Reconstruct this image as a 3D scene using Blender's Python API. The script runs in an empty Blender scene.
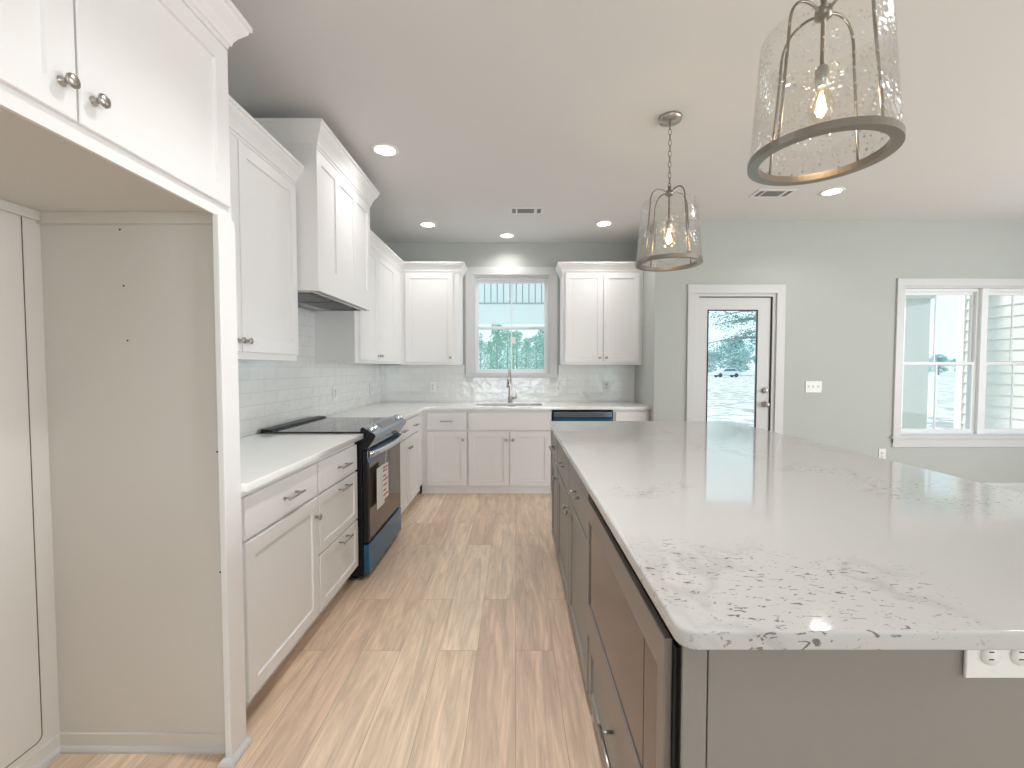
import bpy, bmesh, math, random
from mathutils import Vector, Matrix
PI = math.pi
sc = bpy.context.scene
C = bpy.data.collections.new('kitchen'); sc.collection.children.link(C)

# ---------------------------------------------------------------- camera, sky, sun, added window fill, exposure
XLW = -1.585
HC = 2.765                                   # ceiling height
cam_d = bpy.data.cameras.new('camera'); cam = bpy.data.objects.new('camera', cam_d); C.objects.link(cam)
cam_d.sensor_width = 36; cam_d.lens = 438.4/1024*36; cam_d.shift_x = -3.6/1024; cam_d.clip_start = .02; cam_d.clip_end = 500
cam.location = (0, 0, 1.3105); cam.rotation_euler = (PI/2-.0363, 0, 0)
sc.camera = cam
sc.view_settings.view_transform = 'Standard'; sc.view_settings.look = 'None'
sc.view_settings.gamma = 1; sc.view_settings.use_curve_mapping = False
sc.view_settings.exposure = 0.0
try:
    sc.cycles.max_bounces = 10; sc.cycles.diffuse_bounces = 6; sc.cycles.glossy_bounces = 5; sc.cycles.transparent_max_bounces = 16
    sc.cycles.use_denoising = True; sc.cycles.sample_clamp_indirect = 4
    sc.cycles.caustics_reflective = False; sc.cycles.caustics_refractive = False
except Exception: pass
w = bpy.data.worlds.new('sky'); sc.world = w; w.use_nodes = True
nt = w.node_tree; bg = nt.nodes['Background']
tc = nt.nodes.new('ShaderNodeTexCoord'); sx = nt.nodes.new('ShaderNodeSeparateXYZ'); rp = nt.nodes.new('ShaderNodeValToRGB')
nt.links.new(tc.outputs['Generated'], sx.inputs[0]); nt.links.new(sx.outputs['Z'], rp.inputs[0]); nt.links.new(rp.outputs[0], bg.inputs[0])
rp.color_ramp.elements[0].position = .0; rp.color_ramp.elements[0].color = (.76, .96, 1, 1)
rp.color_ramp.elements[1].position = .5; rp.color_ramp.elements[1].color = (.66, .90, 1, 1)
bg.inputs[1].default_value = 1.38
def light(kind, name, loc, energy, color=(1, 1, 1), rot=(0, 0, 0), **kw):
    d = bpy.data.lights.new(name, kind); d.energy = energy; d.color = color
    for k, v in kw.items(): setattr(d, k, v)
    o = bpy.data.objects.new(name, d); C.objects.link(o); o.location = loc; o.rotation_euler = rot
    return o
light('SUN', 'sun', (-20, 0, 20), 2.1, (1, .90, .82), (0, math.radians(-44), math.radians(-7)), angle=.2)
# added area lamps imitating daylight from unseen openings behind and beside the camera
FILL_DAY = (.90, .945, 1)
light('AREA', 'fill_south', (-.1, -3.84, 1.35), 34, FILL_DAY, (PI/2, 0, 0), shape='RECTANGLE', size=2.3, size_y=2.0)
light('AREA', 'fill_south', (3.6, -3.84, 1.35), 5, FILL_DAY, (PI/2, 0, 0), shape='RECTANGLE', size=2.3, size_y=2.0)
light('AREA', 'fill_east', (6.34, 1.2, 1.45), 104, FILL_DAY, (PI/2, 0, PI/2), shape='RECTANGLE', size=2.3, size_y=1.7)
light('AREA', 'fill_east', (6.34, -1.9, 1.45), 125, FILL_DAY, (PI/2, 0, PI/2), shape='RECTANGLE', size=1.6, size_y=1.7)
CAN_W = 7.5; CAN_COL = (1, .985, .97)

# ---------------------------------------------------------------- materials
def mat(name, color, rough=.5, metal=0, spec=.5, coat=0, **kw):
    m = bpy.data.materials.new(name); m.use_nodes = True
    b = m.node_tree.nodes['Principled BSDF']
    b.inputs['Base Color'].default_value = (*color, 1); b.inputs['Roughness'].default_value = rough
    b.inputs['Metallic'].default_value = metal; b.inputs['Specular IOR Level'].default_value = spec
    b.inputs['Coat Weight'].default_value = coat
    for k, v in kw.items(): b.inputs[k].default_value = v
    return m
def N(m, t, **kw):
    n = m.node_tree.nodes.new(t)
    for k, v in kw.items():
        if k.startswith('i_'):
            key = k[2:].replace('_', ' ')
            n.inputs[key].default_value = v
        else: setattr(n, k, v)
    return n
def L(m, a, b): m.node_tree.links.new(a, b)
def bsdf(m): return m.node_tree.nodes['Principled BSDF']
def add_bump(m, scale=40, strength=.1, dist=.002, detail=3):
    t = N(m, 'ShaderNodeTexCoord'); n = N(m, 'ShaderNodeTexNoise', i_Scale=scale, i_Detail=detail); b = N(m, 'ShaderNodeBump', i_Strength=strength, i_Distance=dist)
    L(m, t.outputs['Object'], n.inputs['Vector']); L(m, n.outputs['Fac'], b.inputs['Height']); L(m, b.outputs[0], bsdf(m).inputs['Normal'])
    return m
def world_vec(m, order='XYZ', scale=(1, 1, 1)):
    g = N(m, 'ShaderNodeNewGeometry'); s = N(m, 'ShaderNodeSeparateXYZ'); c = N(m, 'ShaderNodeCombineXYZ'); v = N(m, 'ShaderNodeVectorMath', operation='MULTIPLY')
    L(m, g.outputs['Position'], s.inputs[0])
    for i, a in enumerate(order): 
        if a in 'XYZ': L(m, s.outputs[a], c.inputs[i])
    v.inputs[1].default_value = scale; L(m, c.outputs[0], v.inputs[0])
    return v.outputs[0]

M = {}
M['wall'] = add_bump(mat('wall_paint', (.47, .49, .465), .75), 120, .05)
M['ceil'] = add_bump(mat('ceiling_paint', (.715, .715, .71), .8), 90, .08)
M['cab'] = mat('white_cabinet_paint', (.83, .82, .82), .38)
M['cabin'] = add_bump(mat('unpainted_cabinet_board', (.70, .675, .635), .6), 60, .05)
M['trim'] = mat('white_trim_paint', (.62, .62, .62), .4)
M['island'] = mat('grey_cabinet_paint', (.245, .235, .215), .38)
M['seam'] = mat('seam_brown', (.16, .14, .11), .8)
M['steel'] = mat('brushed_nickel', (.46, .435, .40), .3, 1)
M['steel_dark'] = mat('dark_nickel', (.28, .255, .225), .32, 1)
M['bright_steel'] = mat('stainless_steel', (.75, .75, .76), .22, 1)
M['black'] = mat('black_enamel', (.010, .010, .012), .35, spec=.3)
M['dark'] = mat('dark_gap', (.02, .02, .02), .8)
M['black_glass'] = mat('black_ceramic_glass', (.02, .021, .022), .07, coat=.3)
M['oven_glass'] = mat('brown_oven_glass', (.10, .075, .06), .06, spec=.9)
M['blue_film'] = mat('steel_under_blue_film', (.035, .15, .30), .2, .6)
M['film_steel'] = mat('steel_control_panel', (.30, .36, .43), .2, .85)
M['micro'] = mat('taupe_steel', (.27, .24, .225), .34, .6)
M['micro_glass'] = mat('floor_reflection_glass', (.13, .098, .078), .14, .7)  # brown of the reflected wood floor is put into the base colour
M['rubber'] = mat('black_gasket', (.03, .03, .035), .6)
M['plastic'] = mat('white_plastic', (.80, .80, .79), .35)
M['slot'] = mat('dark_slot', (.05, .05, .05), .6)
M['vent'] = mat('white_vent_metal', (.75, .75, .74), .45)
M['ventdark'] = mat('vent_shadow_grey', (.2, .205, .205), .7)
M['sink'] = mat('sink_steel', (.55, .55, .54), .3, 1)
M['grille'] = mat('hood_filter_steel', (.38, .38, .38), .35, 1)
M['porch'] = mat('porch_white', (.88, .88, .86), .6)
M['groove'] = mat('groove_shade_grey', (.46, .51, .52), .8)  # grey stands in for the shade in the gaps between porch boards
M['porchboard'] = mat('pale_blue_white_boards', (.88, .88, .86), .7)
M['siding'] = mat('lap_siding', (.86, .82, .80), .6)
M['vinyl'] = mat('white_vinyl', (.8, .81, .83), .35)
M['paper'] = mat('white_paper', (.85, .83, .8), .7)
M['ink'] = mat('red_ink', (.5, .08, .1), .7)
M['ink_grey'] = mat('grey_ink', (.25, .25, .27), .7)

def glass(name, col=(1, 1, 1), transp=.9, rough=.0):
    m = bpy.data.materials.new(name); m.use_nodes = True; t = m.node_tree; t.nodes.remove(t.nodes['Principled BSDF'])
    a = t.nodes.new('ShaderNodeBsdfTransparent'); a.inputs[0].default_value = (*col, 1)
    g = t.nodes.new('ShaderNodeBsdfGlossy'); g.inputs['Roughness'].default_value = rough
    x = t.nodes.new('ShaderNodeMixShader'); x.inputs[0].default_value = 1-transp
    t.links.new(a.outputs[0], x.inputs[1]); t.links.new(g.outputs[0], x.inputs[2]); t.links.new(x.outputs[0], t.nodes['Material Output'].inputs[0])
    return m
M['pane'] = glass('window_glass', (.96, .985, .99), .99)
def seeded():
    m = glass('seeded_glass', (.99, .985, .975), .9, .03); t = m.node_tree
    mx = [n for n in t.nodes if n.type == 'MIX_SHADER'][0]
    tcn = t.nodes.new('ShaderNodeTexCoord'); vo = t.nodes.new('ShaderNodeTexVoronoi'); vo.inputs['Scale'].default_value = 62
    t.links.new(tcn.outputs['Object'], vo.inputs['Vector'])
    r = t.nodes.new('ShaderNodeMapRange'); r.inputs[1].default_value = .16; r.inputs[2].default_value = .30; r.inputs[3].default_value = .55; r.inputs[4].default_value = 0
    t.links.new(vo.outputs['Distance'], r.inputs[0])
    f = t.nodes.new('ShaderNodeFresnel'); f.inputs[0].default_value = 1.35
    a = t.nodes.new('ShaderNodeMath'); a.operation = 'ADD'; a.use_clamp = True; t.links.new(r.outputs[0], a.inputs[0])
    s = t.nodes.new('ShaderNodeMath'); s.operation = 'MULTIPLY_ADD'; s.inputs[1].default_value = .28; s.inputs[2].default_value = .01
    t.links.new(f.outputs[0], s.inputs[0]); t.links.new(s.outputs[0], a.inputs[1]); t.links.new(a.outputs[0], mx.inputs[0])
    bp = t.nodes.new('ShaderNodeBump'); bp.inputs['Strength'].default_value = .6; bp.inputs['Distance'].default_value = .003
    t.links.new(vo.outputs['Distance'], bp.inputs['Height'])
    gl = [n for n in t.nodes if n.type == 'BSDF_GLOSSY'][0]; t.links.new(bp.outputs[0], gl.inputs['Normal'])
    return m
M['seeded'] = seeded()
M['bulb_glass'] = glass('bulb_glass', (1, .95, .87), .9)
def emit(name, col, s):
    m = bpy.data.materials.new(name); m.use_nodes = True; b = m.node_tree.nodes['Principled BSDF']
    b.inputs['Base Color'].default_value = (*col, 1); b.inputs['Emission Color'].default_value = (*col, 1); b.inputs['Emission Strength'].default_value = s
    return m
M['lens'] = emit('lit_downlight_lens', (1, .95, .87), 9)
M['filament'] = emit('glowing_filament', (1, .66, .3), 55)

def floor_mat():
    m = mat('oak_vinyl_planks', (.6, .45, .3), .42)
    v = world_vec(m, 'YX0')
    br = N(m, 'ShaderNodeTexBrick', offset=.37, offset_frequency=2); br.inputs['Scale'].default_value = 1
    br.inputs['Brick Width'].default_value = 1.22; br.inputs['Row Height'].default_value = .178; br.inputs['Mortar Size'].default_value = .0009; br.inputs['Mortar Smooth'].default_value = 0
    br.inputs['Color1'].default_value = (0, 0, 0, 1); br.inputs['Color2'].default_value = (1, 1, 1, 1); br.inputs['Mortar'].default_value = (.5, .5, .5, 1); br.inputs['Bias'].default_value = 0
    L(m, v, br.inputs['Vector'])
    r = N(m, 'ShaderNodeValToRGB'); e = r.color_ramp.elements
    e[0].position = 0; e[0].color = (.70, .52, .395, 1); e[1].position = 1; e[1].color = (.83, .665, .51, 1)
    k = e.new(.35); k.color = (.72, .545, .405, 1); k = e.new(.7); k.color = (.775, .61, .455, 1)
    L(m, br.outputs['Color'], r.inputs[0])
    # grain, stretched along each plank and shifted per plank
    add = N(m, 'ShaderNodeVectorMath', operation='ADD'); mul = N(m, 'ShaderNodeVectorMath', operation='MULTIPLY'); mul.inputs[1].default_value = (7.3, 3.1, 5)
    L(m, br.outputs['Color'], mul.inputs[0]); L(m, mul.outputs[0], add.inputs[0]); L(m, v, add.inputs[1])
    st = N(m, 'ShaderNodeVectorMath', operation='MULTIPLY'); st.inputs[1].default_value = (1.9, 17, 1); L(m, add.outputs[0], st.inputs[0])
    n1 = N(m, 'ShaderNodeTexNoise', i_Scale=1.0, i_Detail=6, i_Roughness=.62, i_Distortion=1.3); L(m, st.outputs[0], n1.inputs['Vector'])
    st2 = N(m, 'ShaderNodeVectorMath', operation='MULTIPLY'); st2.inputs[1].default_value = (7, 110, 1); L(m, add.outputs[0], st2.inputs[0])
    n2 = N(m, 'ShaderNodeTexNoise', i_Scale=1.0, i_Detail=3); L(m, st2.outputs[0], n2.inputs['Vector'])
    r1 = N(m, 'ShaderNodeMapRange'); r1.inputs[1].default_value = .36; r1.inputs[2].default_value = .66; r1.inputs[3].default_value = .80; r1.inputs[4].default_value = 1.10; L(m, n1.outputs['Fac'], r1.inputs[0])
    r2 = N(m, 'ShaderNodeMapRange'); r2.inputs[1].default_value = .35; r2.inputs[2].default_value = .65; r2.inputs[3].default_value = .91; r2.inputs[4].default_value = 1.06; L(m, n2.outputs['Fac'], r2.inputs[0])
    mm = N(m, 'ShaderNodeMath', operation='MULTIPLY'); L(m, r1.outputs[0], mm.inputs[0]); L(m, r2.outputs[0], mm.inputs[1])
    sc_ = N(m, 'ShaderNodeVectorMath', operation='SCALE'); L(m, r.outputs[0], sc_.inputs[0]); L(m, mm.outputs[0], sc_.inputs['Scale'])
    mo = N(m, 'ShaderNodeMix', data_type='RGBA', blend_type='MIX'); L(m, br.outputs['Fac'], mo.inputs['Factor']); L(m, sc_.outputs[0], mo.inputs['A']); mo.inputs['B'].default_value = (.36, .26, .18, 1)
    L(m, mo.outputs['Result'], bsdf(m).inputs['Base Color'])
    b = N(m, 'ShaderNodeBump', i_Strength=.12, i_Distance=.001); L(m, n1.outputs['Fac'], b.inputs['Height']); L(m, b.outputs[0], bsdf(m).inputs['Normal'])
    return m
M['floor'] = floor_mat()

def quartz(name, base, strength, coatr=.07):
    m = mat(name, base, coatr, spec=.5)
    v = world_vec(m)
    nb = N(m, 'ShaderNodeTexNoise', i_Scale=1.55, i_Detail=3, i_Roughness=.5); L(m, v, nb.inputs['Vector'])
    mask = N(m, 'ShaderNodeMapRange'); mask.inputs[1].default_value = .50; mask.inputs[2].default_value = .60; L(m, nb.outputs['Fac'], mask.inputs[0])
    ro = N(m, 'ShaderNodeMapping'); ro.inputs['Rotation'].default_value = (0, 0, .45); ro.inputs['Scale'].default_value = (50, 118, 90); L(m, v, ro.inputs['Vector'])
    nf = N(m, 'ShaderNodeTexNoise', i_Scale=1.0, i_Detail=2.5, i_Roughness=.6, i_Distortion=1.1); L(m, ro.outputs[0], nf.inputs['Vector'])
    f = N(m, 'ShaderNodeMapRange'); f.inputs[1].default_value = .605; f.inputs[2].default_value = .66; L(m, nf.outputs['Fac'], f.inputs[0])
    mu = N(m, 'ShaderNodeMath', operation='MULTIPLY'); L(m, mask.outputs[0], mu.inputs[0]); L(m, f.outputs[0], mu.inputs[1])
    m2 = N(m, 'ShaderNodeMath', operation='MULTIPLY'); L(m, mu.outputs[0], m2.inputs[0]); m2.inputs[1].default_value = strength
    # faint long veins
    nv = N(m, 'ShaderNodeTexNoise', i_Scale=1.3, i_Detail=5, i_Distortion=1.8); L(m, v, nv.inputs['Vector'])
    ab = N(m, 'ShaderNodeMath', operation='SUBTRACT'); L(m, nv.outputs['Fac'], ab.inputs[0]); ab.inputs[1].default_value = .5
    aa = N(m, 'ShaderNodeMath', operation='ABSOLUTE'); L(m, ab.outputs[0], aa.inputs[0])
    vr = N(m, 'ShaderNodeMapRange'); vr.inputs[1].default_value = .0; vr.inputs[2].default_value = .035; vr.inputs[3].default_value = .22*strength; vr.inputs[4].default_value = 0; L(m, aa.outputs[0], vr.inputs[0])
    vm = N(m, 'ShaderNodeMath', operation='MULTIPLY'); L(m, vr.outputs[0], vm.inputs[0]); L(m, mask.outputs[0], vm.inputs[1])
    mx = N(m, 'ShaderNodeMath', operation='MAXIMUM'); L(m, m2.outputs[0], mx.inputs[0]); L(m, vm.outputs[0], mx.inputs[1])
    c = N(m, 'ShaderNodeMix', data_type='RGBA'); L(m, mx.outputs[0], c.inputs['Factor']); c.inputs['A'].default_value = (*base, 1); c.inputs['B'].default_value = (.17, .155, .15, 1)
    L(m, c.outputs['Result'], bsdf(m).inputs['Base Color'])
    return m
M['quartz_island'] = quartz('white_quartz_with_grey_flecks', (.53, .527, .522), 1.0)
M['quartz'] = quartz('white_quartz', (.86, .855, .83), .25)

def tile(name, order):
    m = mat(name, (.80, .80, .79), .05, spec=.9, coat=1)
    v = world_vec(m, order)
    br = N(m, 'ShaderNodeTexBrick', offset=.5); br.inputs['Scale'].default_value = 1
    br.inputs['Brick Width'].default_value = .305; br.inputs['Row Height'].default_value = .0775; br.inputs['Mortar Size'].default_value = .0016; br.inputs['Mortar Smooth'].default_value = .3
    br.inputs['Color1'].default_value = (.82, .82, .805, 1); br.inputs['Color2'].default_value = (.78, .785, .77, 1); br.inputs['Mortar'].default_value = (.66, .66, .64, 1)
    L(m, v, br.inputs['Vector']); L(m, br.outputs['Color'], bsdf(m).inputs['Base Color'])
    n = N(m, 'ShaderNodeTexNoise', i_Scale=11, i_Detail=1.5); L(m, v, n.inputs['Vector'])
    b1 = N(m, 'ShaderNodeBump', i_Strength=1, i_Distance=.010); L(m, n.outputs['Fac'], b1.inputs['Height'])
    inv = N(m, 'ShaderNodeMath', operation='SUBTRACT'); inv.inputs[0].default_value = 1; L(m, br.outputs['Fac'], inv.inputs[1])
    b2 = N(m, 'ShaderNodeBump', i_Strength=.5, i_Distance=.0015); L(m, inv.outputs[0], b2.inputs['Height']); L(m, b1.outputs[0], b2.inputs['Normal'])
    L(m, b2.outputs[0], bsdf(m).inputs['Normal'])
    return m
M['tileX'] = tile('white_subway_tile_side', 'YZ0'); M['tileY'] = tile('white_subway_tile_back', 'XZ0')

def noisy(name, c1, c2, scale, rough=.9, detail=4, lo=.35, hi=.65):
    m = mat(name, c1, rough, spec=.2); v = world_vec(m)
    n = N(m, 'ShaderNodeTexNoise', i_Scale=scale, i_Detail=detail); L(m, v, n.inputs['Vector'])
    r = N(m, 'ShaderNodeValToRGB'); r.color_ramp.elements[0].position = lo; r.color_ramp.elements[1].position = hi
    r.color_ramp.elements[0].color = (*c1, 1); r.color_ramp.elements[1].color = (*c2, 1); L(m, n.outputs['Fac'], r.inputs[0]); L(m, r.outputs[0], bsdf(m).inputs['Base Color'])
    return m
M['dirt'] = noisy('pale_graded_dirt', (.42, .385, .37), (.80, .77, .76), 2.2, detail=8, lo=.40, hi=.56)
M['grass'] = noisy('short_grass', (.42, .58, .22), (.62, .72, .38), 6)
M['leaf'] = noisy('hazy_pine_needles', (.16, .34, .33), (.46, .68, .50), 2.5)  # greens lightened, with distance haze put into the colour
M['leaf2'] = noisy('haze_tinted_leaves', (.36, .52, .54), (.56, .74, .72), 1.2)  # haze of the far horizon mixed into the leaf colours
M['leaf3'] = noisy('oak_leaves', (.10, .20, .19), (.2, .32, .28), 3)
M['bark'] = noisy('bark', (.30, .34, .36), (.42, .45, .46), 5)
M['car'] = mat('white_car_paint', (.75, .8, .83), .25, coat=.5)
M['carglass'] = mat('car_glass', (.12, .18, .22), .1)
M['tyre'] = mat('tyre_rubber', (.08, .08, .09), .8)

# ---------------------------------------------------------------- geometry helpers
class MB:
    def __init__(s): s.b = bmesh.new()
    def box(s, x0, x1, y0, y1, z0, z1, bev=0, seg=2):
        t = bmesh.new(); bmesh.ops.create_cube(t, size=1)
        for v in t.verts: v.co = Vector(((x0+x1)/2+v.co.x*(x1-x0), (y0+y1)/2+v.co.y*(y1-y0), (z0+z1)/2+v.co.z*(z1-z0)))
        if bev: bmesh.ops.bevel(t, geom=t.edges[:], offset=bev, segments=seg, affect='EDGES', profile=.5)
        s.merge(t); return s
    def merge(s, t):
        me = bpy.data.meshes.new('tmp'); t.to_mesh(me); t.free(); s.b.from_mesh(me); bpy.data.meshes.remove(me)
    def tube(s, pts, r, n=10, closed=False, cap=True):
        pts = [Vector(p) for p in pts]; rr = r if isinstance(r, (list, tuple)) else [r]*len(pts); rings = []; K = len(pts)
        up = None
        for i, p in enumerate(pts):
            a = pts[(i-1) % K] if (closed or i > 0) else p; c = pts[(i+1) % K] if (closed or i < K-1) else p
            d = (c-a).normalized()
            if up is None: up = d.orthogonal().normalized()
            up = (up-d*up.dot(d)).normalized(); sd = d.cross(up)
            rings.append([s.b.verts.new(p+(up*math.cos(2*PI*k/n)+sd*math.sin(2*PI*k/n))*rr[i]) for k in range(n)])
        for i in range(K if closed else K-1):
            A, B = rings[i], rings[(i+1) % K]
            for k in range(n): 
                f = s.b.faces.new((A[k], A[(k+1) % n], B[(k+1) % n], B[k])); f.smooth = True
        if cap and not closed: s.b.faces.new(rings[0][::-1]); s.b.faces.new(rings[-1])
        return s
    def lathe(s, prof, n=24, o=(0, 0, 0), axis='Z', smooth=True, closed=False):
        o = Vector(o); rings = []
        for r, h in prof:
            ring = []
            for k in range(n):
                a = 2*PI*k/n; p = (r*math.cos(a), r*math.sin(a), h)
                if axis == 'X': p = (p[2], p[0], p[1])
                if axis == 'Y': p = (p[0], p[2], -p[1])
                ring.append(s.b.verts.new(o+Vector(p)))
            rings.append(ring)
        K = len(rings)
        for i in range(K if closed else K-1):
            A, B = rings[i], rings[(i+1) % K]
            for k in range(n):
                f = s.b.faces.new((A[k], A[(k+1) % n], B[(k+1) % n], B[k])); f.smooth = smooth
        if not closed:
            if prof[0][0] > 1e-6: s.b.faces.new(rings[0][::-1])
            if prof[-1][0] > 1e-6: s.b.faces.new(rings[-1])
        return s
    def prism(s, poly, h0, h1, axis='Z'):
        def P(a, b, h): return (a, b, h) if axis == 'Z' else ((h, a, b) if axis == 'X' else (a, h, b))
        A = [s.b.verts.new(P(a, b, h0)) for a, b in poly]; B = [s.b.verts.new(P(a, b, h1)) for a, b in poly]
        s.b.faces.new(A); s.b.faces.new(B[::-1]); n = len(poly)
        for i in range(n): s.b.faces.new((A[i], A[(i+1) % n], B[(i+1) % n], B[i]))
        return s
    def sweep(s, path, prof, closed=False):
        """profile (out, z) swept along a 2D path, outward to the right of travel, mitred corners"""
        K = len(path); P = [Vector(p) for p in path]; rings = []
        def nrm(a, b):
            d = (b-a).normalized(); return Vector((d.y, -d.x))
        for i in range(K):
            n1 = nrm(P[i-1], P[i]) if (i > 0 or closed) else None; n2 = nrm(P[i], P[(i+1) % K]) if (i < K-1 or closed) else None
            if n1 is None: m = n2
            elif n2 is None: m = n1
            else: m = (n1+n2); m = m/m.dot(n1) if m.length > 1e-6 else n1
            rings.append([s.b.verts.new((P[i].x+m.x*o, P[i].y+m.y*o, z)) for o, z in prof])
        n = len(prof)
        for i in range(K if closed else K-1):
            A, B = rings[i], rings[(i+1) % K]
            for k in range(n): s.b.faces.new((A[k], A[(k+1) % n], B[(k+1) % n], B[k]))
        if not closed: s.b.faces.new(rings[0][::-1]); s.b.faces.new(rings[-1])
        return s
    def cells(s, xs, zs, hole, y0, y1, axis='Y'):
        """a slab made of grid cells with openings left out (welded)"""
        t = bmesh.new(); vs = {}
        def V(i, j):
            if (i, j) not in vs: vs[i, j] = t.verts.new((xs[i], y0, zs[j]) if axis == 'Y' else (y0, xs[i], zs[j]))
            return vs[i, j]
        for i in range(len(xs)-1):
            for j in range(len(zs)-1):
                if not hole((xs[i]+xs[i+1])/2, (zs[j]+zs[j+1])/2): t.faces.new((V(i, j), V(i+1, j), V(i+1, j+1), V(i, j+1)))
        r = bmesh.ops.extrude_face_region(t, geom=t.faces[:])
        d = Vector((0, y1-y0, 0)) if axis == 'Y' else Vector((y1-y0, 0, 0))
        for e in r['geom']:
            if isinstance(e, bmesh.types.BMVert): e.co += d
        s.merge(t); return s
    def done(s, name, m, parent=None, bevel=0, **props):
        bmesh.ops.recalc_face_normals(s.b, faces=s.b.faces[:])
        me = bpy.data.meshes.new(name); s.b.to_mesh(me); s.b.free()
        return link(name, me, m, parent, bevel, **props)
def link(name, me, m, parent=None, bevel=0, **props):
    o = bpy.data.objects.new(name, me)
    for x in (m if isinstance(m, (list, tuple)) else [m]): me.materials.append(M[x] if isinstance(x, str) else x)
    C.objects.link(o)
    if parent: o.parent = parent
    if bevel:
        b = o.modifiers.new('bevel', 'BEVEL'); b.width = bevel; b.segments = 2; b.limit_method = 'ANGLE'
    for k, v in props.items(): o[k] = v
    return o
def thing(name, label, cat, loc=(0, 0, 0), rotz=0, group=None):
    o = bpy.data.objects.new(name, None); C.objects.link(o); o.location = loc; o.rotation_euler = (0, 0, rotz); o.empty_display_size = .1
    o['label'] = label; o['category'] = cat
    if group: o['group'] = group
    return o
def tag(o, label, cat, group=None):
    o['label'] = label; o['category'] = cat
    if group: o['group'] = group
    return o
def dup(o, parent=None, **props):
    c = o.copy(); C.objects.link(c)
    if parent: c.parent = parent
    for ch in list(o.children): dup(ch, c)
    for k, v in props.items(): c[k] = v
    return c
def struct(o): o['kind'] = 'structure'; return o
def sroot(name, loc=(0, 0, 0)):
    o = bpy.data.objects.new(name, None); C.objects.link(o); o.location = loc; o['kind'] = 'structure'; return o
def box(*a, bev=0): return MB().box(*a, bev=bev)
def slab_mesh(name, outer, holes, z0, z1, bev):
    cu = bpy.data.curves.new('c', 'CURVE'); cu.dimensions = '2D'; cu.fill_mode = 'BOTH'; cu.extrude = (z1-z0)/2-bev; cu.bevel_depth = bev; cu.bevel_resolution = 2; cu.offset = -bev
    for poly in [outer]+holes:
        sp = cu.splines.new('POLY'); sp.points.add(len(poly)-1); sp.use_cyclic_u = True
        for p, (x, y) in zip(sp.points, poly): p.co = (x, y, 0, 1)
    o = bpy.data.objects.new('c', cu); C.objects.link(o)
    dg = bpy.context.evaluated_depsgraph_get(); me = bpy.data.meshes.new_from_object(o.evaluated_get(dg))
    bpy.data.objects.remove(o); me.name = name; me.materials.clear(); me.transform(Matrix.Translation((0, 0, (z0+z1)/2)))
    return me
def rounded(x0, x1, y0, y1, r, n=6, corners=(1, 1, 1, 1)):
    out = []
    for k, (cx, cy, a0) in enumerate(((x0+r, y0+r, PI), (x1-r, y0+r, 1.5*PI), (x1-r, y1-r, 0), (x0+r, y1-r, .5*PI))):
        for i in range(n+1):
            a = a0+i*PI/2/n; out.append((cx+r*math.cos(a), cy+r*math.sin(a)))
    return out

# ---------------------------------------------------------------- room shell
XL, YB, YD, XR = -1.585, 5.14, 4.40, 1.392
XE, YS = 6.5, -4.0
T = .14
struct(box(XL-T, XE+T, YS-T, YB+T, -.12, 0).done('floor', 'floor'))
struct(box(XL-T, XE+T, YS-T, YB+T, HC, HC+.15).done('ceiling', 'ceil'))
struct(box(XL-T, XL, YS-T, YB+T, 0, HC).done('wall_west', 'wall'))
# kitchen window opening / patio door and dining window openings
KW = (-.495, .400, 1.235, 2.392)
struct(MB().cells([XL, KW[0], KW[1], XR+T], [0, KW[2], KW[3], HC], lambda x, z: KW[0] < x < KW[1] and KW[2] < z < KW[3], YB, YB+T).done('wall_north', 'wall'))
struct(box(XR, XR+T, YD, YB, 0, HC).done('wall_north_return', 'wall'))
DW = (1.80, 2.60, .02, 2.055); WW = (3.87, 5.40, .63, 2.125)
def hole(x, z): return (DW[0] < x < DW[1] and z < DW[3]) or (WW[0] < x < WW[1] and WW[2] < z < WW[3])
struct(MB().cells([XR+T, DW[0], DW[1], WW[0], WW[1], XE], [0, WW[2], DW[3], WW[3], HC], hole, YD, YD+T).done('wall_north_dining', 'wall'))
struct(MB().cells([YS, -2.7, -1.1, .05, 2.35, YD+T], [0, .6, 2.3, HC], lambda y, z: (-2.7 < y < -1.1 or .05 < y < 2.35) and .6 < z < 2.3, XE, XE+T, 'X').done('wall_east', 'wall'))
struct(MB().cells([XL, -1.25, 1.05, 2.45, 4.75, XE], [0, .05, 2.35, HC], lambda x, z: (-1.25 < x < 1.05 or 2.45 < x < 4.75) and .05 < z < 2.35, YS-T, YS).done('wall_south', 'wall'))
# glazing of the openings added for daylight, which nobody sees directly
def added_window(name, x0, x1, z0, z1, axis, at, nbars):
    r = sroot(name)
    b = MB(); f = .05
    def bx(a0, a1, c0, c1):
        if axis == 'Y': b.box(a0, a1, at-.03, at+.03, c0, c1)
        else: b.box(at-.03, at+.03, a0, a1, c0, c1)
    bx(x0, x1, z0, z0+f); bx(x0, x1, z1-f, z1)
    for i in range(nbars+2):
        u = x0+(x1-x0-f)*i/(nbars+1); bx(u, u+f, z0+f, z1-f)
    b.done('window_frame', 'vinyl', r)
    g = box(x0, x1, at-.003, at+.003, z0, z1) if axis == 'Y' else box(at-.003, at+.003, x0, x1, z0, z1)
    g.done('pane', 'pane', r)
added_window('added_window_3', -1.25, 1.05, .05, 2.35, 'Y', YS-.08, 1); added_window('added_window_4', 2.45, 4.75, .05, 2.35, 'Y', YS-.08, 1)
added_window('added_window_5', .05, 2.35, .6, 2.3, 'X', XE+.08, 1); added_window('added_window_6', -2.7, -1.1, .6, 2.3, 'X', XE+.08, 0)
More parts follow.
